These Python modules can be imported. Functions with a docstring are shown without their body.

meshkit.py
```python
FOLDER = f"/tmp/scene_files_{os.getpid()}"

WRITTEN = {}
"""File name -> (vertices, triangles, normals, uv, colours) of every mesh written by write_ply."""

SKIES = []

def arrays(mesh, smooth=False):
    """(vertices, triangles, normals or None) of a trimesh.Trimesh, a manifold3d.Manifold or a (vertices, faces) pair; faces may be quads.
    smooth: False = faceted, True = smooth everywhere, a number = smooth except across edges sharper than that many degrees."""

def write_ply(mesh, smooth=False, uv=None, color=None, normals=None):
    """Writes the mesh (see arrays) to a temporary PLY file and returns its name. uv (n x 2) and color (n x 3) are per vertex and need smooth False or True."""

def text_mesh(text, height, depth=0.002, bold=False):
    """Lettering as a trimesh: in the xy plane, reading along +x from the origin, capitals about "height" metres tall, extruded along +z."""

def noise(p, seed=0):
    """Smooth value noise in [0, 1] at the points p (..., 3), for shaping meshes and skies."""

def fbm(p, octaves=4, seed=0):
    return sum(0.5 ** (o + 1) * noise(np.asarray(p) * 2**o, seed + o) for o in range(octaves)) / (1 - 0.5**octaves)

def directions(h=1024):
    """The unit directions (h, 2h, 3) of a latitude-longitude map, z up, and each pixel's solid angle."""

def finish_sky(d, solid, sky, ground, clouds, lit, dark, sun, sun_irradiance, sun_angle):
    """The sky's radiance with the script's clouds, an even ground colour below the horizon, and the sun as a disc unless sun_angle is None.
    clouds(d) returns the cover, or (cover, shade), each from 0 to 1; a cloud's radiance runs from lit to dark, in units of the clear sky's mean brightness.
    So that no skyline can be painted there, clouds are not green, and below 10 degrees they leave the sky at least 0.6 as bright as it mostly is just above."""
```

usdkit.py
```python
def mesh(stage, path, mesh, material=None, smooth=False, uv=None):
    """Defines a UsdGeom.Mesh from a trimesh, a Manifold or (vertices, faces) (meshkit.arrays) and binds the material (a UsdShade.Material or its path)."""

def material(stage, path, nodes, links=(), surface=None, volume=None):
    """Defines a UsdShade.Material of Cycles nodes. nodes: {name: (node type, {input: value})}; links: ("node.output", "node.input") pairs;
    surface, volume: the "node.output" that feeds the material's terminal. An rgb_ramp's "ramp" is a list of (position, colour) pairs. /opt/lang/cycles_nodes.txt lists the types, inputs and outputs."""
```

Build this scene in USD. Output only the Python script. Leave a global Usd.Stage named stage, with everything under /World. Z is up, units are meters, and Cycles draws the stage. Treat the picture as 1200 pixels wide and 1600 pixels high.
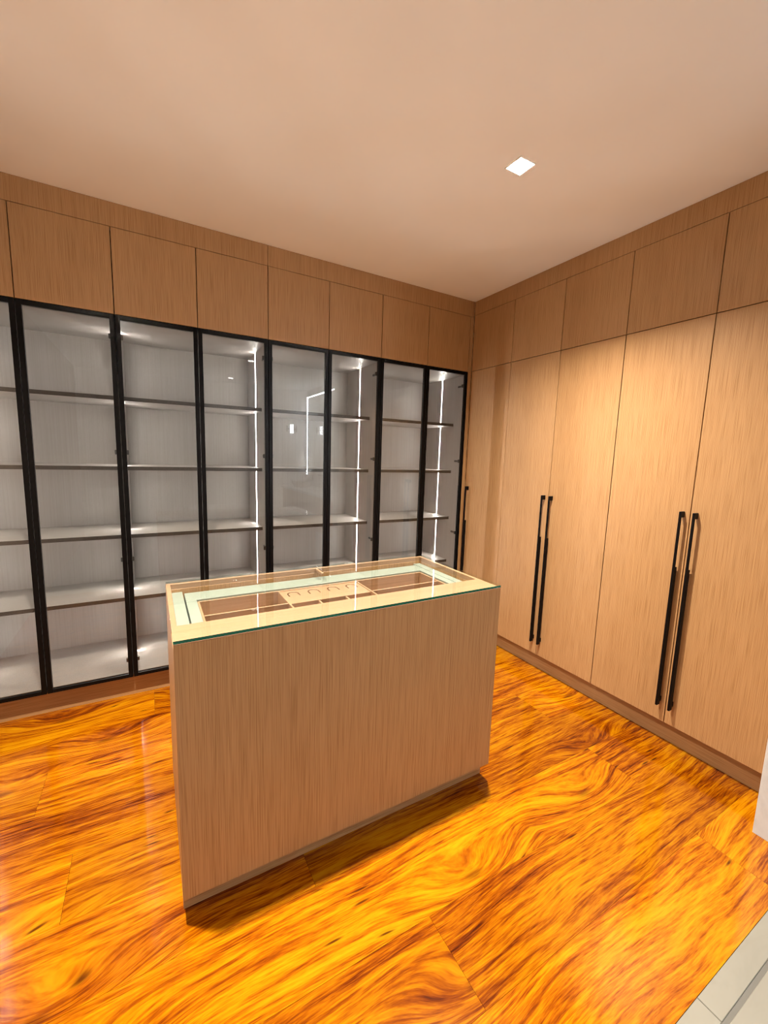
import math, random
import numpy as np, trimesh
import usdkit
from pxr import Usd, UsdGeom, UsdLux, Gf, Sdf, UsdShade
from shapely.geometry import box as sbox, Point, Polygon

stage = Usd.Stage.CreateInMemory()
UsdGeom.SetStageUpAxis(stage, 'Z')
UsdGeom.SetStageMetersPerUnit(stage, 1.0)
UsdGeom.Xform.Define(stage, '/World')
UsdGeom.Scope.Define(stage, '/World/Looks')

# ------------------------------------------------------------------ camera, lights, exposure
# x runs along the display-cabinet wall, y towards it, z up. y = 0 is the face of the display cabinets, x = 0 the face of the wardrobes.
EXPOSURE = 0.15
CEIL = 2.75
EYE = (-2.3482, -2.7371, 1.4921)
FPX = 646.2                                             # focal length in pixels of a 1200-wide picture
RIGHT, FWD = (0.87061884, -0.49102495, 0.03028752), (0.49037763, 0.86124451, -0.13337044)
DOWNLIGHTS = [(-0.903, -1.295), (-2.51, -1.295)]        # in this room
BATH_LIGHTS = [(-1.05, -3.40), (-1.05, -5.02)]          # in the tiled room behind the camera
DOWN_W, BATH_W = 175.0, 6.0                             # watts of each
DOWN_COL, BATH_COL = (1.0, 0.90, 0.76), (1.0, 0.94, 0.92)
STRIP_E = 290.0                                           # radiance of the LED strips in the cabinets
cam = UsdGeom.Camera.Define(stage, '/World/camera')
f_ = np.array(FWD) / np.linalg.norm(FWD)
r_ = np.array(RIGHT) - f_ * np.dot(RIGHT, f_); r_ /= np.linalg.norm(r_)
u_ = np.cross(r_, f_)
cam.AddTransformOp().Set(Gf.Matrix4d(*[float(v) for row in ([*r_, 0], [*u_, 0], [*(-f_), 0], [*EYE, 1]) for v in row]))
cam.CreateHorizontalApertureAttr(36.0)
cam.CreateVerticalApertureAttr(48.0)
cam.CreateFocalLengthAttr(36.0 * FPX / 1200.0)
cam.CreateClippingRangeAttr(Gf.Vec2f(0.02, 200))
cam.CreateExposureAttr(EXPOSURE)
dome = UsdLux.DomeLight.Define(stage, '/World/dim_surroundings')
dome.CreateColorAttr(Gf.Vec3f(1.0, 0.9, 0.8)); dome.CreateIntensityAttr(0.02)

# ------------------------------------------------------------------ materials
MAT = {}
def mat(name, nodes, links=(), surface='p.BSDF', volume=None):
    MAT[name] = usdkit.material(stage, '/World/Looks/' + name, nodes, links, surface, volume)
    return MAT[name]
def plain(name, col, rough=0.5, metal=0.0, spec=0.5, **k):
    return mat(name, {'p': ('principled_bsdf', dict(base_color=col, roughness=rough, metallic=metal, specular_ior_level=spec, **k))})

def veneer(name, light, dark, axis='z', fine=420.0, rough=0.42):
    """Straight-grained oak laminate: fine reeds along the axis, with slow tone bands."""
    sc = {'z': (1, 1, 0.012), 'x': (0.012, 1, 1), 'y': (1, 0.012, 1)}[axis]
    sb = {'z': (1, 1, 0.10), 'x': (0.10, 1, 1), 'y': (1, 0.10, 1)}[axis]
    l, d = np.array(light), np.array(dark)
    return mat(name, {
        'g': ('geometry', {}),
        'm1': ('mapping', {'scale': sc}), 'n1': ('noise_texture', {'scale': fine, 'detail': 2.0, 'roughness': 0.55}),
        'm2': ('mapping', {'scale': sb}), 'n2': ('noise_texture', {'scale': 9.0, 'detail': 3.0, 'roughness': 0.6}),
        'm3': ('mapping', {'scale': sc}), 'n3': ('noise_texture', {'scale': 150.0, 'detail': 1.0}),
        'r1': ('rgb_ramp', {'ramp': [(0.0, tuple(d)), (0.36, tuple(d * .75 + l * .25)), (0.50, tuple(l * .88 + d * .12)), (0.62, tuple(l)), (1.0, tuple(l * 1.04))]}),
        'r2': ('rgb_ramp', {'ramp': [(0.25, (0.93, 0.92, 0.91)), (0.5, (0.97, 0.97, 0.97)), (0.75, (1.0, 1.0, 1.0))]}),
        'r3': ('rgb_ramp', {'ramp': [(0.3, (0.93, 0.92, 0.90)), (0.6, (1.0, 1.0, 1.0))]}),
        'x1': ('mix_color', {'blend_type': 'multiply', 'fac': 1.0}), 'x2': ('mix_color', {'blend_type': 'multiply', 'fac': 1.0}),
        'b': ('bump', {'strength': 0.12, 'distance': 0.0006}),
        'p': ('principled_bsdf', {'roughness': rough, 'specular_ior_level': 0.35}),
    }, [('g.position', 'm1.vector'), ('m1.vector', 'n1.vector'), ('g.position', 'm2.vector'), ('m2.vector', 'n2.vector'),
        ('g.position', 'm3.vector'), ('m3.vector', 'n3.vector'),
        ('n1.fac', 'r1.fac'), ('n2.fac', 'r2.fac'), ('n3.fac', 'r3.fac'), ('r1.color', 'x1.a'), ('r2.color', 'x1.b'),
        ('x1.result', 'x2.a'), ('r3.color', 'x2.b'), ('x2.result', 'p.base_color'), ('n1.fac', 'b.height'), ('b.normal', 'p.normal')])

OAK, OAK_D = (0.43, 0.246, 0.110), (0.285, 0.145, 0.053)
veneer('oak_veneer', OAK, OAK_D, 'z')
veneer('oak_veneer_across', OAK, OAK_D, 'x')
veneer('oak_veneer_deep', OAK, OAK_D, 'y')
PALE, PALE_D = (0.335, 0.198, 0.112), (0.29, 0.165, 0.087)
veneer('pale_oak', PALE, PALE_D, 'x', fine=180)
veneer('cabinet_lining', (0.222, 0.203, 0.190), (0.219, 0.200, 0.187), 'z', fine=120, rough=0.5)
plain('carcass', (0.03, 0.014, 0.007), 0.8)
plain('black_metal', (0.003, 0.0026, 0.0026), 0.35, spec=0.10)
plain('black_handle', (0.004, 0.003, 0.003), 0.4, spec=0.12)
plain('dark_hinge', (0.012, 0.011, 0.011), 0.35)
plain('shelf_edge', (0.034, 0.028, 0.024), 0.5, spec=0.2)
plain('white_metal', (0.215, 0.245, 0.205), 0.4)
plain('slide_gap', (0.05, 0.06, 0.055), 0.5)
plain('white_trim', (0.85, 0.84, 0.82), 0.45)
plain('porcelain', (0.86, 0.85, 0.83), 0.12)
plain('chrome', (0.8, 0.8, 0.8), 0.12, 1.0)
plain('mirror_glass', (0.9, 0.92, 0.9), 0.01, 1.0)
plain('switch_plate', (0.5, 0.5, 0.5), 0.35)
mat('led', {'p': ('emission', {'color': (1.0, 0.94, 0.87), 'strength': STRIP_E})}, surface='p.emission')
mat('lamp_lens', {'p': ('emission', {'color': (1.0, 0.93, 0.80), 'strength': 14.0})}, surface='p.emission')
mat('mirror_led', {'p': ('emission', {'color': (0.92, 0.96, 1.0), 'strength': 95.0})}, surface='p.emission')

def pane(name, tint, ior=1.5):
    # transparent sheet without refraction: both surfaces' reflection is given by the face turned to the ray
    return mat(name, {'f': ('fresnel', {'IOR': ior}), 'g': ('geometry', {}), 'k': ('math', {'math_type': 'subtract', 'value1': 1.0}), 'm': ('math', {'math_type': 'multiply'}),
                      't': ('transparent_bsdf', {'color': tint}), 'r': ('glossy_bsdf', {'color': (1, 1, 1), 'roughness': 0.0}), 'x': ('mix_closure', {})},
               [('g.backfacing', 'k.value2'), ('f.fac', 'm.value1'), ('k.value', 'm.value2'), ('m.value', 'x.fac'), ('t.BSDF', 'x.closure1'), ('r.BSDF', 'x.closure2')], 'x.closure')
pane('door_glass', (0.97, 0.975, 0.97), 1.62)
pane('table_glass', (0.97, 0.98, 0.972), 1.7)
mat('glass_edge', {'p': ('principled_bsdf', {'base_color': (0.01, 0.11, 0.07), 'roughness': 0.12, 'specular_ior_level': 0.6}), 't': ('transparent_bsdf', {'color': (0.9, 0.97, 0.93)}), 'g': ('geometry', {}), 'x': ('mix_closure', {})},
    [('g.backfacing', 'x.fac'), ('p.BSDF', 'x.closure1'), ('t.BSDF', 'x.closure2')], 'x.closure')

mat('ceiling_paint', {'g': ('geometry', {}), 'n': ('noise_texture', {'scale': 2.2, 'detail': 4.0}), 'r': ('rgb_ramp', {'ramp': [(0.3, (0.85, 0.835, 0.81)), (0.7, (0.875, 0.86, 0.835))]}),
                      'n2': ('noise_texture', {'scale': 350.0}), 'b': ('bump', {'strength': 0.05, 'distance': 0.001}), 'p': ('principled_bsdf', {'roughness': 0.9, 'specular_ior_level': 0.15})},
    [('g.position', 'n.vector'), ('n.fac', 'r.fac'), ('r.color', 'p.base_color'), ('g.position', 'n2.vector'), ('n2.fac', 'b.height'), ('b.normal', 'p.normal')])
mat('wall_paint', {'g': ('geometry', {}), 'n': ('noise_texture', {'scale': 300.0}), 'b': ('bump', {'strength': 0.05, 'distance': 0.001}), 'p': ('principled_bsdf', {'base_color': (0.78, 0.77, 0.75), 'roughness': 0.85})},
    [('g.position', 'n.vector'), ('n.fac', 'b.height'), ('b.normal', 'p.normal')])
plain('wall_paint_warm', (0.46, 0.36, 0.28), 0.85)
def stone(name, a, b, rough):
    return mat(name, {'g': ('geometry', {}), 'n': ('noise_texture', {'scale': 3.0, 'detail': 8.0, 'roughness': 0.62, 'distortion': 0.8}), 'r': ('rgb_ramp', {'ramp': [(0.32, b), (0.52, a), (1.0, a)]}),
                      'p': ('principled_bsdf', {'roughness': rough})}, [('g.position', 'n.vector'), ('n.fac', 'r.fac'), ('r.color', 'p.base_color')])
stone('marble', (0.58, 0.62, 0.65), (0.44, 0.47, 0.50), 0.25)
stone('floor_stone', (0.235, 0.225, 0.19), (0.195, 0.185, 0.155), 0.4)
plain('grout', (0.13, 0.125, 0.11), 0.85)

# acacia laminate: every plank's own coordinates are moved to its own patch of the pattern
def acacia(name):
    C = lambda r, g, b: tuple(((v / 255 + 0.055) / 1.055) ** 2.4 if v > 10 else v / 255 / 12.92 for v in (r, g, b))
    nodes = {
        't': ('texture_coordinate', {}),
        # slow wander of the grain, and swirls round the knots
        'mw': ('mapping', {'scale': (1.1, 2.2, 1)}), 'nw': ('noise_texture', {'scale': 1.0, 'detail': 2.0, 'roughness': 0.5}),
        'mk': ('mapping', {'scale': (0.8, 2.3, 1)}), 'vk': ('voronoi_texture', {'scale': 1.0, 'randomness': 1.0, 'dimensions': '2D'}),
        'kr': ('map_range', {'range_type': 'smoothstep', 'from_min': 0.0, 'from_max': 0.34, 'to_min': 0.085, 'to_max': 0.0, 'clamp': True}),
        's': ('separate_xyz', {}), 'w1': ('math', {'math_type': 'multiply_add', 'value2': 0.10}), 'w2': ('math', {'math_type': 'add'}),
        'c': ('combine_xyz', {}),
        # streaks along the plank
        'm1': ('mapping', {'scale': (2.2, 44.0, 1)}), 'n1': ('noise_texture', {'scale': 1.0, 'detail': 6.0, 'roughness': 0.64, 'distortion': 0.35}),
        'm2': ('mapping', {'scale': (13.0, 190.0, 1)}), 'n2': ('noise_texture', {'scale': 1.0, 'detail': 3.0, 'roughness': 0.6}),
        'm4': ('mapping', {'scale': (0.9, 4.5, 1)}), 'n4': ('noise_texture', {'scale': 1.0, 'detail': 2.5, 'distortion': 0.4}),
        'a1': ('math', {'math_type': 'multiply_add', 'value2': 0.60}), 'a2': ('math', {'math_type': 'multiply_add', 'value2': 0.45}), 'a3': ('math', {'math_type': 'subtract', 'value2': 0.525}),
        'r': ('rgb_ramp', {'ramp': [(0.19, C(64, 20, 2)), (0.30, C(96, 38, 3)), (0.40, C(126, 60, 3)), (0.49, C(150, 83, 3)), (0.60, C(170, 108, 4)), (0.78, C(182, 129, 10))]}),
        # dark specks: short brown dashes and knot hearts
        'm3': ('mapping', {'scale': (2.2, 17.0, 1)}), 'v3': ('voronoi_texture', {'scale': 1.0, 'randomness': 1.0, 'dimensions': '2D'}),
        'nd': ('noise_texture', {'scale': 3.0, 'detail': 1.0}),
        'd3': ('map_range', {'range_type': 'smoothstep', 'from_min': 0.02, 'from_max': 0.10, 'to_min': 0.9, 'to_max': 0.0, 'clamp': True}),
        'd4': ('map_range', {'range_type': 'smoothstep', 'from_min': 0.56, 'from_max': 0.62, 'to_min': 0.0, 'to_max': 1.0, 'clamp': True}),
        'd5': ('math', {'math_type': 'multiply'}),
        'kd': ('map_range', {'range_type': 'smoothstep', 'from_min': 0.01, 'from_max': 0.055, 'to_min': 0.55, 'to_max': 0.0, 'clamp': True}),
        'dm': ('math', {'math_type': 'maximum'}),
        'x': ('mix_color', {'blend_type': 'mix', 'b': C(62, 20, 4)}),
        'i': ('object_info', {}), 'ir': ('map_range', {'from_min': 0.0, 'from_max': 1.0, 'to_min': 0.78, 'to_max': 1.06}),
        'hv': ('hsv', {'hue': 0.5, 'saturation': 1.0, 'fac': 1.0}),
        'b': ('bump', {'strength': 0.10, 'distance': 0.0008}),
        'p': ('principled_bsdf', {'roughness': 0.11, 'specular_ior_level': 0.42}),
    }
    links = [('t.object', 'mw.vector'), ('mw.vector', 'nw.vector'), ('t.object', 'mk.vector'), ('mk.vector', 'vk.vector'), ('vk.distance', 'kr.value'),
             ('t.object', 's.vector'), ('nw.fac', 'w1.value1'), ('s.y', 'w1.value3'), ('w1.value', 'w2.value1'), ('kr.result', 'w2.value2'),
             ('s.x', 'c.x'), ('w2.value', 'c.y'), ('s.z', 'c.z'),
             ('c.vector', 'm1.vector'), ('m1.vector', 'n1.vector'), ('c.vector', 'm2.vector'), ('m2.vector', 'n2.vector'), ('c.vector', 'm4.vector'), ('m4.vector', 'n4.vector'),
             ('n2.fac', 'a1.value1'), ('n1.fac', 'a1.value3'), ('n4.fac', 'a2.value1'), ('a1.value', 'a2.value3'), ('a2.value', 'a3.value1'), ('a3.value', 'r.fac'),
             ('c.vector', 'm3.vector'), ('m3.vector', 'v3.vector'), ('v3.distance', 'd3.value'), ('t.object', 'nd.vector'), ('nd.fac', 'd4.value'), ('d3.result', 'd5.value1'), ('d4.result', 'd5.value2'),
             ('vk.distance', 'kd.value'), ('d5.value', 'dm.value1'), ('kd.result', 'dm.value2'),
             ('r.color', 'x.a'), ('dm.value', 'x.fac'), ('x.result', 'hv.color'), ('i.random', 'ir.value'), ('ir.result', 'hv.value'), ('hv.color', 'p.base_color'),
             ('n2.fac', 'b.height'), ('b.normal', 'p.normal')]
    return mat(name, nodes, links)
acacia('acacia_laminate')
plain('underlay', (0.05, 0.025, 0.01), 0.8)

# ------------------------------------------------------------------ helpers
USED = {}
def numbered(path):
    n = USED.get(path, 0); USED[path] = n + 1
    return path if n == 0 else f'{path}_{n:03d}'
def props(prim, label=None, cat=None, group=None, kind=None):
    for k, v in (('label', label), ('category', cat), ('group', group), ('kind', kind)):
        if v: prim.SetCustomDataByKey(k, v)
    return prim
def thing(name, loc, label, cat, group=None, kind=None):
    x = UsdGeom.Xform.Define(stage, numbered('/World/' + name))
    x.AddTranslateOp().Set(Gf.Vec3d(*map(float, loc)))
    return props(x.GetPrim(), label, cat, group, kind)
def obj(name, mesh, material, parent=None, smooth=False, label=None, loc=None, kind=None, cat=None, group=None):
    path = numbered((str(parent.GetPath()) if parent else '/World') + '/' + name)
    m = usdkit.mesh(stage, path, mesh, MAT[material], smooth)
    if loc is not None: m.AddTranslateOp().Set(Gf.Vec3d(*map(float, loc)))
    return props(m.GetPrim(), label, cat, group, kind)
def dup(root, loc, label, group=None):
    was = root.GetCustomData()
    r = thing(root.GetName(), loc, label, was['category'], group or was.get('group'))
    r.GetReferences().AddInternalReference(root.GetPath()); r.SetInstanceable(True)
    return r
def bx(x0, x1, y0, y1, z0, z1, c=0.0):
    """A box, its edges chamfered by c."""
    x0, x1, y0, y1, z0, z1 = min(x0, x1), max(x0, x1), min(y0, y1), max(y0, y1), min(z0, z1), max(z0, z1)
    if c <= 0:
        b = trimesh.creation.box((x1 - x0, y1 - y0, z1 - z0)); b.apply_translation(((x0 + x1) / 2, (y0 + y1) / 2, (z0 + z1) / 2)); return b
    c = min(c, (x1 - x0) * .45, (y1 - y0) * .45, (z1 - z0) * .45)
    P = []
    for X, sx in ((x0, 1), (x1, -1)):
        for Y, sy in ((y0, 1), (y1, -1)):
            for Z, sz in ((z0, 1), (z1, -1)):
                P += [(X, Y + sy * c, Z + sz * c), (X + sx * c, Y, Z + sz * c), (X + sx * c, Y + sy * c, Z)]
    return trimesh.convex.convex_hull(np.array(P))
def cat_(*m): return trimesh.util.concatenate([x for x in m])
def cyl(r, p0, p1, n=20): return trimesh.creation.cylinder(r, segment=[p0, p1], sections=n)
def slab(poly, z0, z1):
    e = trimesh.creation.extrude_polygon(poly, z1 - z0, engine='earcut'); e.apply_translation((0, 0, z0)); return e
def lathe(profile, n=32): return trimesh.creation.revolve(np.array(profile, float), sections=n)

# ------------------------------------------------------------------ measures
W = 0.40678                                             # width of one display-cabinet door
XE = -0.0365                                            # right end of the row of display cabinets
B = [XE - (7 - i) * W for i in range(-1, 8)]            # door boundaries, from the left wall on
LEFT = B[0] - 0.03                                      # face of the left wall
FRB, FRT, DTS = 0.140, 2.197, 2.629                     # bottom and top of the glass doors, top of the upper doors
RB, RM, RT = 0.126, 2.205, 2.641                        # the same on the wardrobe wall
WR = 0.42528
RY = [0.0, -0.4338, -0.4338 - WR, -0.4338 - 2 * WR, -0.4338 - 3 * WR, -0.4338 - 4 * WR]
DEEP = 0.58
JAMB_X, JAMB_Y0, JAMB_Y1 = -0.2375, -2.185, -2.34       # the stone-clad jamb beside the wardrobes
BX0, BX1, BY1 = -3.321, 0.50, -5.55                     # the tiled room behind the camera

# ------------------------------------------------------------------ the setting
def struct(name, mesh, material, **k): return obj(name, mesh, material, kind='structure', **k)
# ceiling with square holes for the lamps
hole = 0.0425
outline = sbox(LEFT - 0.12, BY1 - 0.12, 0.74, 0.74)
for x, y in DOWNLIGHTS + BATH_LIGHTS: outline = outline.difference(sbox(x - hole, y - hole, x + hole, y + hole))
struct('ceiling', slab(outline, CEIL, CEIL + 0.02), 'ceiling_paint', label='smooth warm white painted ceiling over the whole dressing room')
struct('wall_back', bx(LEFT - 0.12, 0.74, DEEP + 0.03, 0.74, 0, CEIL), 'wall_paint', label='wall behind the row of glass-door display cabinets')
struct('wall_right', bx(0.62, 0.74, BY1 - 0.12, DEEP + 0.03, 0, CEIL), 'wall_paint', label='wall behind the oak wardrobes')
struct('wall_left', bx(LEFT - 0.12, LEFT, BY1 - 0.12, DEEP + 0.03, 0, CEIL), 'wall_paint_warm', label='plain warm beige wall at the left end of the display cabinets')
struct('wall_far', bx(LEFT, BX1 + 0.12, BY1 - 0.12, BY1, 0, CEIL), 'wall_paint', label='far wall of the tiled room behind the camera, carrying the wall lamp')
struct('wall_bathroom', bx(BX1, 0.62, BY1, JAMB_Y1, 0, CEIL), 'wall_paint', label='side wall of the tiled room that carries the lit mirror')
# stone-clad wall end beside the wardrobes
wf = struct('wall_front', bx(JAMB_X + 0.012, 0.62, JAMB_Y1 + 0.012, JAMB_Y0, 0, CEIL), 'wall_paint', label='stone-clad wall end at the right edge of the doorway')
for z0, z1 in ((0, 0.597), (0.599, 1.197), (1.199, 1.797), (1.799, 2.397), (2.399, CEIL)):
    obj('stone_panel', cat_(bx(JAMB_X, JAMB_X + 0.012, JAMB_Y1, JAMB_Y0, z0, z1, 0.0012), bx(JAMB_X + 0.012, BX1, JAMB_Y1, JAMB_Y1 + 0.012, z0, z1, 0.0012)), 'marble', wf)

# laminate floor: planks 265 mm wide that run along the display cabinets
fl = struct('floor', bx(LEFT, 0.60, -2.345, DEEP, -0.03, -0.009), 'underlay', label='glossy orange-brown acacia laminate floor with knots and dark streaks')
rng = random.Random(5)
PW, PL = 0.265, 2.29
joint = {-1.02: -2.65, -0.755: -1.31, -0.49: -0.52, -0.225: -2.06, 0.04: -2.375, 0.305: -1.2, -1.285: -1.90, -1.55: -0.393, -1.815: -1.605, -2.08: -2.75}
rows = [(-1.02 + PW * k) for k in range(-4, 6)]          # top edge (nearer the cabinets) of each row
for y1 in rows:
    key = min(joint, key=lambda q: abs(q - y1))
    xj = joint[key]
    while xj > LEFT: xj -= PL
    y0 = y1 - PW
    ya, yb = max(y0, -2.343), min(y1, 0.07)
    if yb - ya < 0.02: continue
    while xj < 0.068:
        xa, xb = max(xj, LEFT), min(xj + PL, 0.068)
        if xb - xa > 0.02:
            g = 0.0004
            ox, oy, oz = rng.uniform(0, 60), rng.uniform(0, 60), rng.uniform(0, 20)
            cx, cy = (xa + xb) / 2, (ya + yb) / 2
            m = bx(xa - cx + ox + g, xb - cx + ox - g, ya - cy + oy + g, yb - cy + oy - g, -0.009 + oz, oz)
            obj('plank', m, 'acacia_laminate', fl, loc=(cx - ox, cy - oy, -oz))
        xj += PL
# stone tiles of the room behind the camera, and the strip that borders the laminate
ft = struct('floor_tiled', bx(LEFT, BX1, BY1, -2.343, -0.03, -0.003), 'grout', label='pale grey stone tiles beyond the edge of the wooden floor')
xs = [-3.40, -2.80, -2.20, -1.60, -1.055, -0.455, 0.145, 0.60]
for i in range(len(xs) - 1):
    xa, xb = max(xs[i], LEFT), min(xs[i + 1], BX1)
    if xb - xa < 0.05: continue
    obj('threshold_tile', bx(xa + 0.001, xb - 0.001, -2.402, -2.3435, -0.010, 0.0, 0.0012), 'floor_stone', ft)
    y = -2.412
    while y > BY1 + 0.02:
        yb = max(y - 0.60, BY1)
        obj('tile', bx(xa + 0.002, xb - 0.002, yb + 0.002, y - 0.002, -0.010, 0.0, 0.0012), 'floor_stone', ft)
        y -= 0.60
# closing panels that belong to the room: friezes, plinths, filler strips
XJ = B[4]                                                # the frieze over the display cabinets has one joint
struct('trim_1', bx(LEFT + 0.001, XJ - 0.0008, 0.0, 0.02, DTS + 0.002, CEIL - 0.001, 0.0008), 'oak_veneer', label='oak frieze panel under the ceiling, over the left half of the display cabinets')
struct('trim_2', bx(XJ + 0.0008, -0.0005, 0.0, 0.02, DTS + 0.002, CEIL - 0.001, 0.0008), 'oak_veneer', label='oak frieze panel under the ceiling, over the right half of the display cabinets')
struct('trim_3', bx(0.0, 0.02, JAMB_Y0 + 0.001, -0.0005, RT + 0.002, CEIL - 0.001, 0.0008), 'oak_veneer', label='oak frieze panel under the ceiling, over the wardrobes')
struct('trim_4', bx(XE + 0.002, -0.001, 0.0, 0.02, 0.0, DTS + 0.0005, 0.0008), 'oak_veneer', label='narrow oak filler strip in the corner between display cabinets and wardrobes')
struct('trim_5', bx(LEFT + 0.001, B[0] - 0.002, 0.0, 0.02, 0.0, DTS + 0.0005, 0.0008), 'oak_veneer', label='narrow oak filler strip at the left end of the display cabinets')
struct('trim_6', bx(0.0, 0.02, JAMB_Y0 + 0.001, RY[5] - 0.002, 0.0, RT + 0.0005, 0.0008), 'oak_veneer', label='narrow oak filler strip between the last wardrobe and the stone jamb')
struct('baseboard_back', bx(LEFT + 0.001, 0.0, 0.06, 0.076, 0.0, FRB - 0.006, 0.0008), 'oak_veneer_across', label='recessed oak plinth under the display cabinets')
struct('baseboard_right', bx(0.055, 0.071, JAMB_Y0 + 0.001, 0.059, 0.0, RB - 0.006, 0.0008), 'oak_veneer_deep', label='recessed oak plinth under the wardrobes')

# ------------------------------------------------------------------ lamps in the ceiling
def downlight(x, y, watts, col, label, group, d=0.052):
    t = thing('ceiling_downlight', (x, y, CEIL), label, 'ceiling light', group)
    a, o = 0.0405, 0.0475
    ring = sbox(-o, -o, o, o).difference(sbox(-a, -a, a, a))
    well = sbox(-a - 0.0015, -a - 0.0015, a + 0.0015, a + 0.0015).difference(sbox(-a, -a, a, a))
    obj('trim_ring', slab(ring, -0.0025, -0.0005), 'white_trim', t)
    obj('reflector', cat_(slab(well, -0.0005, d), bx(-a - .0015, a + .0015, -a - .0015, a + .0015, d, d + 0.002)), 'white_trim', t)
    obj('lens', bx(-a * .97, a * .97, -a * .97, a * .97, d - 0.004, d - 0.001), 'lamp_lens', t)
    L = UsdLux.RectLight.Define(stage, str(t.GetPath()) + '/light')
    L.CreateWidthAttr(2 * a * 0.9); L.CreateHeightAttr(2 * a * 0.9)
    area = (2 * a * 0.9) ** 2
    L.CreateColorAttr(Gf.Vec3f(*col)); L.CreateIntensityAttr(watts / (math.pi * area)); L.CreateNormalizeAttr(False)
    L.AddTranslateOp().Set(Gf.Vec3d(0, 0, d - 0.006))
    return t
downlight(*DOWNLIGHTS[0], DOWN_W, DOWN_COL, 'lit square recessed ceiling downlight, the one in view on the right of the ceiling', None)
downlight(*DOWNLIGHTS[1], DOWN_W, DOWN_COL, 'square recessed ceiling downlight above the left end of the island, above the frame', None)
downlight(*BATH_LIGHTS[0], BATH_W, BATH_COL, 'square downlight of the tiled room, the one nearer the doorway, seen only reflected', None, 0.012)
downlight(*BATH_LIGHTS[1], BATH_W, BATH_COL, 'square downlight of the tiled room, the one farther from the doorway, seen only reflected', None, 0.012)

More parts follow.
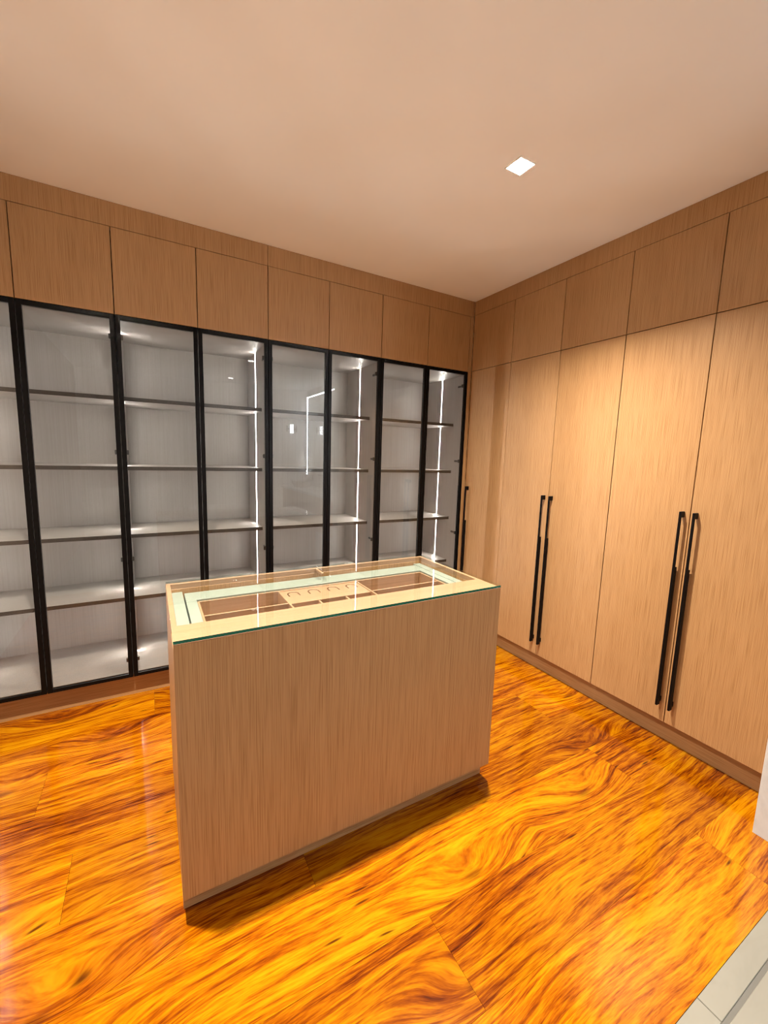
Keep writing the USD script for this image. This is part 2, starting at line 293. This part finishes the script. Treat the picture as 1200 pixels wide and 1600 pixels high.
# ------------------------------------------------------------------ display cabinets: four units of two glass doors
SHELF = [0.569, 0.958, 1.365, 1.765]                     # undersides of the shelves
HINGE = [0.241, 0.855, 1.470, 2.088]
def display_cabinet(loc, label):
    t = thing('display_cabinet', loc, label, 'display cabinet', None)
    w, s = 2 * W, 0.012
    y0, yb, z0, z1 = 0.024, 0.575, FRB + 0.004, FRT - 0.004
    obj('side_panel', bx(0.0005, s, y0, yb, z0, z1), 'cabinet_lining', t); obj('side_panel', bx(w - s, w - 0.0005, y0, yb, z0, z1), 'cabinet_lining', t)
    obj('back_panel', bx(s, w - s, yb - 0.012, yb, z0, z1), 'cabinet_lining', t)
    obj('top_panel', bx(s, w - s, y0, yb - 0.012, z1 - 0.018, z1), 'cabinet_lining', t)
    obj('bottom_panel', bx(s, w - s, y0, yb - 0.012, z0, z0 + 0.018), 'cabinet_lining', t)
    cuts = [z0 + 0.019] + sum(([z, z + 0.022] for z in SHELF), []) + [z1 - 0.019]
    for z in SHELF:
        sh = obj('shelf', bx(s + 0.0006, w - s - 0.0006, 0.1425, yb - 0.013, z, z + 0.022), 'cabinet_lining', t)
        obj('edge_strip', bx(s + 0.0006, w - s - 0.0006, 0.1405, 0.1425, z, z + 0.022), 'shelf_edge', sh, label='dark front edge of the shelf')
    for x, sg in ((s, 1), (w - s, -1)):
        obj('led_strip', cat_(*[bx(x, x + sg * 0.0002, 0.3175, 0.3225, a + 0.001, b - 0.001) for a, b in zip(cuts[::2], cuts[1::2])]), 'led', t, label='thin white light strip set into the side panel')
    fw, ft_, gp = 0.0225, 0.022, 0.0015
    for i in (0, 1):
        a, b = i * W + gp, (i + 1) * W - gp
        fr = [bx(a, a + fw, 0, ft_, FRB, FRT, 0.0012), bx(b - fw, b, 0, ft_, FRB, FRT, 0.0012), bx(a + fw, b - fw, 0, ft_, FRT - 0.024, FRT, 0.0012), bx(a + fw, b - fw, 0, ft_, FRB, FRB + 0.022, 0.0012)]
        d = obj('door', cat_(*fr), 'black_metal', t, label='slim black metal frame of a glass door')
        obj('glass_pane', bx(a + fw - 0.004, b - fw + 0.004, 0.007, 0.011, FRB + 0.018, FRT - 0.020), 'door_glass', d, label='clear glass pane of the door')
        hx, sg = (a, 1) if i == 0 else (b, -1)
        for z in HINGE:
            px = s if i == 0 else w - s
            h = [bx(hx + sg * 0.003, hx + sg * 0.032, ft_ + 0.0003, ft_ + 0.010, z - 0.013, z + 0.013, 0.003),
                 bx(px + sg * 0.0005, px + sg * 0.010, ft_ + 0.006, ft_ + 0.072, z - 0.008, z + 0.008, 0.003),
                 cyl(0.009, (px + sg * 0.012, ft_ + 0.010, z - 0.011), (px + sg * 0.012, ft_ + 0.010, z + 0.011), 14)]
            obj('hinge', cat_(*h), 'dark_hinge', d)
    return t
where = ['cut by the left photo edge, one door in full view', 'second from the left, partly hidden by the island', 'third from the left, behind the middle of the island', 'rightmost of the row, next to the wardrobes in the corner']
c0 = display_cabinet((B[0], 0, 0), 'lit glass-door display cabinet, ' + where[0])
for i in (1, 2, 3): dup(c0, (B[2 * i], 0, 0), 'lit glass-door display cabinet, ' + where[i])
def upper_cabinet(name, loc, label, spans, axis, zb, zt):
    """A top box over the cabinets: carcass and flat oak doors; spans along x (axis x, face y = 0) or y (axis y, face x = 0)."""
    t = thing(name, loc, label, 'wall cabinet', None)
    lo, hi = min(min(s) for s in spans), max(max(s) for s in spans)
    g = 0.002
    def put(nm, a, b, d0, d1, z0, z1, m, c=0.0):
        obj(nm, bx(a, b, d0, d1, z0, z1, c) if axis == 'x' else bx(d0, d1, a, b, z0, z1, c), m, t)
    put('body', lo + 0.001, hi - 0.001, 0.0215, 0.57, zb + 0.003, zt + 0.002, 'carcass')
    for a, b in spans: put('door', min(a, b) + g, max(a, b) - g, 0.0, 0.02, zb + 0.0022, zt - 0.0004, 'oak_veneer', 0.0008)
    return t
wh = ['above the leftmost display cabinet, cut by the photo edge', 'above the second display cabinet from the left', 'above the third display cabinet from the left', 'above the rightmost display cabinet, in the corner']
u0 = upper_cabinet('upper_cabinet', (B[0], 0, 0), 'oak two-door upper cabinet, ' + wh[0], [(0, W), (W, 2 * W)], 'x', FRT, DTS)
for i in (1, 2, 3): dup(u0, (B[2 * i], 0, 0), 'oak two-door upper cabinet, ' + wh[i])

# ------------------------------------------------------------------ wardrobes on the right
def handle_mesh(y):
    x0, x1, t = -0.037, -0.026, 0.0055
    return cat_(bx(x0, x1, y - t, y + t, 0.218, 1.262, 0.002), bx(x1 - 0.001, -0.0002, y - t, y + t, 1.232, 1.262, 0.002),
                bx(x1 - 0.001, -0.010, y - t, y + t, 0.218, 0.975, 0.002), bx(-0.011, -0.0002, y - t, y + t, 0.235, 0.262, 0.001))
def wardrobe(spans, handles, label):
    t = thing('wardrobe', (0, max(max(s) for s in spans), 0), label, 'wardrobe', None)
    o = max(max(s) for s in spans); lo = min(min(s) for s in spans) - o
    g = 0.002
    obj('body', bx(0.0215, 0.60, lo + 0.001, -0.001, RB + 0.002, RM + 0.0005), 'carcass', t)
    for (a, b), h in zip(spans, handles):
        d = obj('door', bx(0, 0.02, min(a, b) - o + g, max(a, b) - o - g, RB, RM - 0.0016, 0.0008), 'oak_veneer', t)
        obj('handle', handle_mesh(h - o), 'black_handle', d, label='tall slim black bar handle')
    return t
HO = 0.030
wardrobe([(RY[0] - 0.0005, RY[1])], [-0.045], 'single-door oak wardrobe in the corner next to the display cabinets, one black handle')
wardrobe([(RY[1], RY[2]), (RY[2], RY[3])], [RY[2] + HO, RY[2] - HO], 'tall two-door oak wardrobe in the middle of the right wall, with two black handles')
wardrobe([(RY[3], RY[4]), (RY[4], RY[5])], [RY[4] + HO, RY[4] - HO], 'tall two-door oak wardrobe nearest the stone jamb, with two black handles')
def right_upper(spans, label):
    return upper_cabinet('upper_cabinet', (0, 0, 0), label, spans, 'y', RM, RT)
right_upper([(RY[0] - 0.0005, RY[1])], 'oak-veneer single-door upper cabinet on the right wall, in the corner')
right_upper([(RY[1], RY[2]), (RY[2], RY[3])], 'oak-veneer upper cabinet with two doors, in the middle above the wardrobes')
right_upper([(RY[3], RY[4]), (RY[4], RY[5])], 'oak-veneer upper cabinet with two doors, above the wardrobe nearest the stone jamb')

# ------------------------------------------------------------------ the island
IX0, IX1, IY0, IY1, IH = -2.308, -1.022, -1.466, -0.842, 0.936     # the glass lies on top of IH
isl = thing('display_island', (IX0, IY0, 0), 'freestanding oak-veneer island under a glass top, in the middle of the room', 'island')
L_, D_ = IX1 - IX0, IY1 - IY0
p, ZB = 0.018, 0.085
obj('front_panel', bx(0, L_, 0, p, ZB, IH - 0.003, 0.0006), 'oak_veneer', isl)
obj('side_panel', bx(0, p, p, D_ - p, ZB, IH - 0.022, 0.0006), 'oak_veneer', isl); obj('side_panel', bx(L_ - p, L_, p, D_ - p, ZB, IH - 0.022, 0.0006), 'oak_veneer', isl)
obj('back_panel', bx(0, L_, D_ - p, D_, ZB, IH - 0.022, 0.0008), 'oak_veneer', isl)
obj('bottom_panel', bx(p, L_ - p, p, D_ - p, ZB, ZB + p), 'oak_veneer_across', isl)
plinth = sbox(0.002, 0.05, L_ - 0.002, D_ - 0.05)
obj('plinth', slab(plinth.difference(plinth.buffer(-0.018, join_style=2)), 0.0, ZB), 'oak_veneer_across', isl)
RF, RS, RB_ = 0.142, 0.017, 0.017                        # widths of the front, side and back rails round the opening
obj('top_rail', cat_(bx(0, L_, 0, RF, IH - 0.003, IH), bx(p, L_ - p, p, RF, IH - 0.022, IH - 0.003)), 'pale_oak', isl, label='broad pale front rail under the glass')
obj('top_rail', bx(0, L_, D_ - RB_, D_, IH - 0.022, IH, 0.0008), 'pale_oak', isl)
obj('top_rail', bx(0, RS, RF, D_ - RB_, IH - 0.022, IH, 0.0008), 'pale_oak', isl); obj('top_rail', bx(L_ - RS, L_, RF, D_ - RB_, IH - 0.022, IH, 0.0008), 'pale_oak', isl)
cxm = L_ / 2 + 0.014
obj('glass_support', bx(cxm - 0.006, cxm + 0.006, D_ - RB_ - 0.085, D_ - RB_ - 0.0005, IH - 0.012, IH - 0.0005, 0.001), 'pale_oak', isl, label='short pale batten under the glass')
ZD = IH - 0.034                                          # rim of the drawer
# drawer: white metal sides and back rim, with runners beside it
dr = obj('drawer', cat_(bx(0.066, 0.104, 0.03, D_ - 0.15, ZD - 0.10, ZD, 0.001), bx(L_ - 0.104, L_ - 0.066, 0.03, D_ - 0.15, ZD - 0.10, ZD, 0.001),
                        bx(0.066, L_ - 0.066, D_ - 0.15, D_ - 0.05, ZD - 0.10, ZD, 0.001), bx(0.104, L_ - 0.104, 0.03, D_ - 0.15, ZD - 0.10, ZD - 0.088)), 'white_metal', isl, label='pale greenish white drawer box under the glass')
for a, b in ((0.0185, 0.0605), (L_ - 0.0605, L_ - 0.0185)):
    obj('runner', bx(a, b, 0.03, D_ - 0.02, ZD - 0.08, ZD - 0.001, 0.001), 'white_metal', dr)
obj('dust_panel', bx(p + .001, L_ - p - .001, p + .001, D_ - p - .001, ZD - 0.13, ZD - 0.118), 'slide_gap', isl)
# the tray lies in the drawer: frame, dividers, and a padded block with four watch slots
TX0, TX1, TY0, TY1 = 0.106, L_ - 0.106, 0.135, D_ - 0.152
tray = thing('jewellery_tray', (IX0, IY0, ZD - 0.087), 'pale wooden jewellery tray with compartments and watch slots, in the drawer under the glass', 'tray')
th, hb = 0.080, 0.010
M1, M2 = 0.435, 0.800                                    # the ends of the middle block
YM = (TY0 + TY1) / 2
obj('tray_base', bx(TX0, TX1, TY0, TY1, 0.0, hb), 'pale_oak', tray)
def rail(a, b, c, d, h=th): obj('divider', bx(a, b, c, d, hb, h, 0.0012), 'pale_oak', tray)
q = 0.008
rail(TX0, TX1, TY0, TY0 + q); rail(TX0, TX1, TY1 - q, TY1); rail(TX0, TX0 + q, TY0 + q, TY1 - q); rail(TX1 - q, TX1, TY0 + q, TY1 - q)
rail(M1 - q, M1, TY0 + q, TY1 - q); rail(M2, M2 + q, TY0 + q, TY1 - q)
rail(TX0 + q, M1 - q, YM - q / 2, YM + q / 2); rail(M2 + q, TX1 - q, YM - q / 2, YM + q / 2)
pad = sbox(M1, YM - 0.004, M2, TY1 - q)
step = (M2 - M1) / 4
for k in range(4):
    cx = M1 + step * (k + 0.5); arch = Point(cx, TY1 - 0.058).buffer(0.026).union(sbox(cx - 0.026, TY1 - 0.085, cx + 0.026, TY1 - 0.058))
    core = Point(cx, TY1 - 0.058).buffer(0.020).union(sbox(cx - 0.020, TY1 - 0.086, cx + 0.020, TY1 - 0.058))
    pad = pad.difference(arch.difference(core))
obj('watch_pad', slab(pad, hb, th - 0.004), 'pale_oak', tray, label='pale block with four arched watch slots')
for k in (1, 2): x = M1 + (M2 - M1) * k / 3; rail(x - q / 2, x + q / 2, TY0 + q, YM - 0.004, th - 0.006)
for k in (0, 2):
    a, b = M1 + (M2 - M1) * k / 3 + (q / 2 if k else 0), M1 + (M2 - M1) * (k + 1) / 3 - (q / 2 if k < 2 else 0)
    obj('cushion', bx(a + .002, b - .002, TY0 + q + .001, YM - 0.005, hb, hb + 0.040, 0.004), 'pale_oak', tray)
# the glass top
gt = thing('glass_tabletop', (IX0, IY0, IH), 'clear glass sheet with green edges lying on the oak island', 'glass top')
e, gh = 0.0012, 0.010
obj('pane', bx(e, L_ - e, e, D_ - e, 0.0006, gh), 'table_glass', gt)
def wall_strip(pts, z0, z1):                              # upright faces that look outwards, round the rim of the sheet
    v, f = [], []
    for (xa, ya), (xb, yb) in zip(pts, pts[1:] + pts[:1]):
        n = len(v); v += [(xa, ya, z0), (xb, yb, z0), (xb, yb, z1), (xa, ya, z1)]; f += [(n, n + 1, n + 2), (n, n + 2, n + 3)]
    return np.array(v), np.array(f)
obj('polished_edge', wall_strip([(0, 0), (L_, 0), (L_, D_), (0, D_)], 0.0006, gh), 'glass_edge', gt, label='dark green polished edge of the glass')

# ------------------------------------------------------------------ the tiled room behind the camera, seen only as reflections in the glass
mz0, mz1, my0, my1 = 1.08, 2.62, BY1 + 0.06, -2.75
lm = thing('wall_mirror', (BX1, (my0 + my1) / 2, mz0), 'large frameless mirror with a lit border on the side wall of the tiled room', 'mirror')
hy = (my1 - my0) / 2
obj('mirror_sheet', bx(-0.022, -0.016, -hy, hy, 0, mz1 - mz0), 'mirror_glass', lm)
obj('backing', bx(-0.016, -0.001, -hy + 0.04, hy - 0.04, 0.04, mz1 - mz0 - 0.04), 'white_trim', lm)
obj('light_border', cat_(bx(-0.0235, -0.0222, -hy, hy, mz1 - mz0 - 0.022, mz1 - mz0), bx(-0.0235, -0.0222, -hy, -hy + 0.06, 0, mz1 - mz0 - 0.022)), 'mirror_led', lm)
v = thing('vanity', (BX1, -4.05, 0), 'white vanity counter under the lit mirror in the tiled room', 'vanity')
obj('countertop', bx(-0.56, -0.001, -1.45, 1.25, 0.82, 0.86, 0.004), 'marble', v); obj('body', bx(-0.52, -0.001, -1.42, 1.22, 0.25, 0.82, 0.003), 'oak_veneer', v)
obj('basin', cat_(lathe([(0.0, 0.012), (0.14, 0.02), (0.19, 0.10), (0.20, 0.12), (0.208, 0.12), (0.20, 0.085), (0.15, 0.0), (0.0, 0.0)]).apply_translation((-0.29, -0.9, 0.861))), 'porcelain', v, smooth=40)
obj('tap', cat_(cyl(0.016, (-0.08, -0.9, 0.86), (-0.08, -0.9, 1.10)), cyl(0.012, (-0.08, -0.9, 1.09), (-0.24, -0.9, 1.07))), 'chrome', v)
sc = thing('wall_lamp', (0.166, BY1, 1.98), 'glowing wall lamp with two dark bars on the far wall of the tiled room', 'wall lamp')
obj('wall_plate', bx(-0.10, 0.10, 0.001, 0.014, -0.012, 0.012, 0.003), 'black_metal', sc)
obj('glass_tube', cyl(0.03, (0.0, 0.06, -0.085), (0.0, 0.06, 0.085)), 'mirror_led', sc, smooth=40)
for x in (-0.095, 0.095):
    obj('arm', cyl(0.008, (x, 0.014, 0), (x, 0.06, 0)), 'black_metal', sc)
    obj('bar', cyl(0.014, (x, 0.06, -0.06), (x, 0.06, 0.06)), 'black_metal', sc)
tub = thing('bathtub', (-1.15, -4.7, 0), 'white oval freestanding bathtub in the tiled room, seen only as a reflection', 'bathtub')
prof = [(0.0, 0.10), (0.28, 0.12), (0.36, 0.30), (0.39, 0.54), (0.42, 0.555), (0.43, 0.54), (0.40, 0.25), (0.32, 0.0), (0.0, 0.0)]
tm = lathe(prof, 48); tm.apply_scale((1.7, 1.0, 1.0))
obj('shell', tm, 'porcelain', tub, smooth=40)
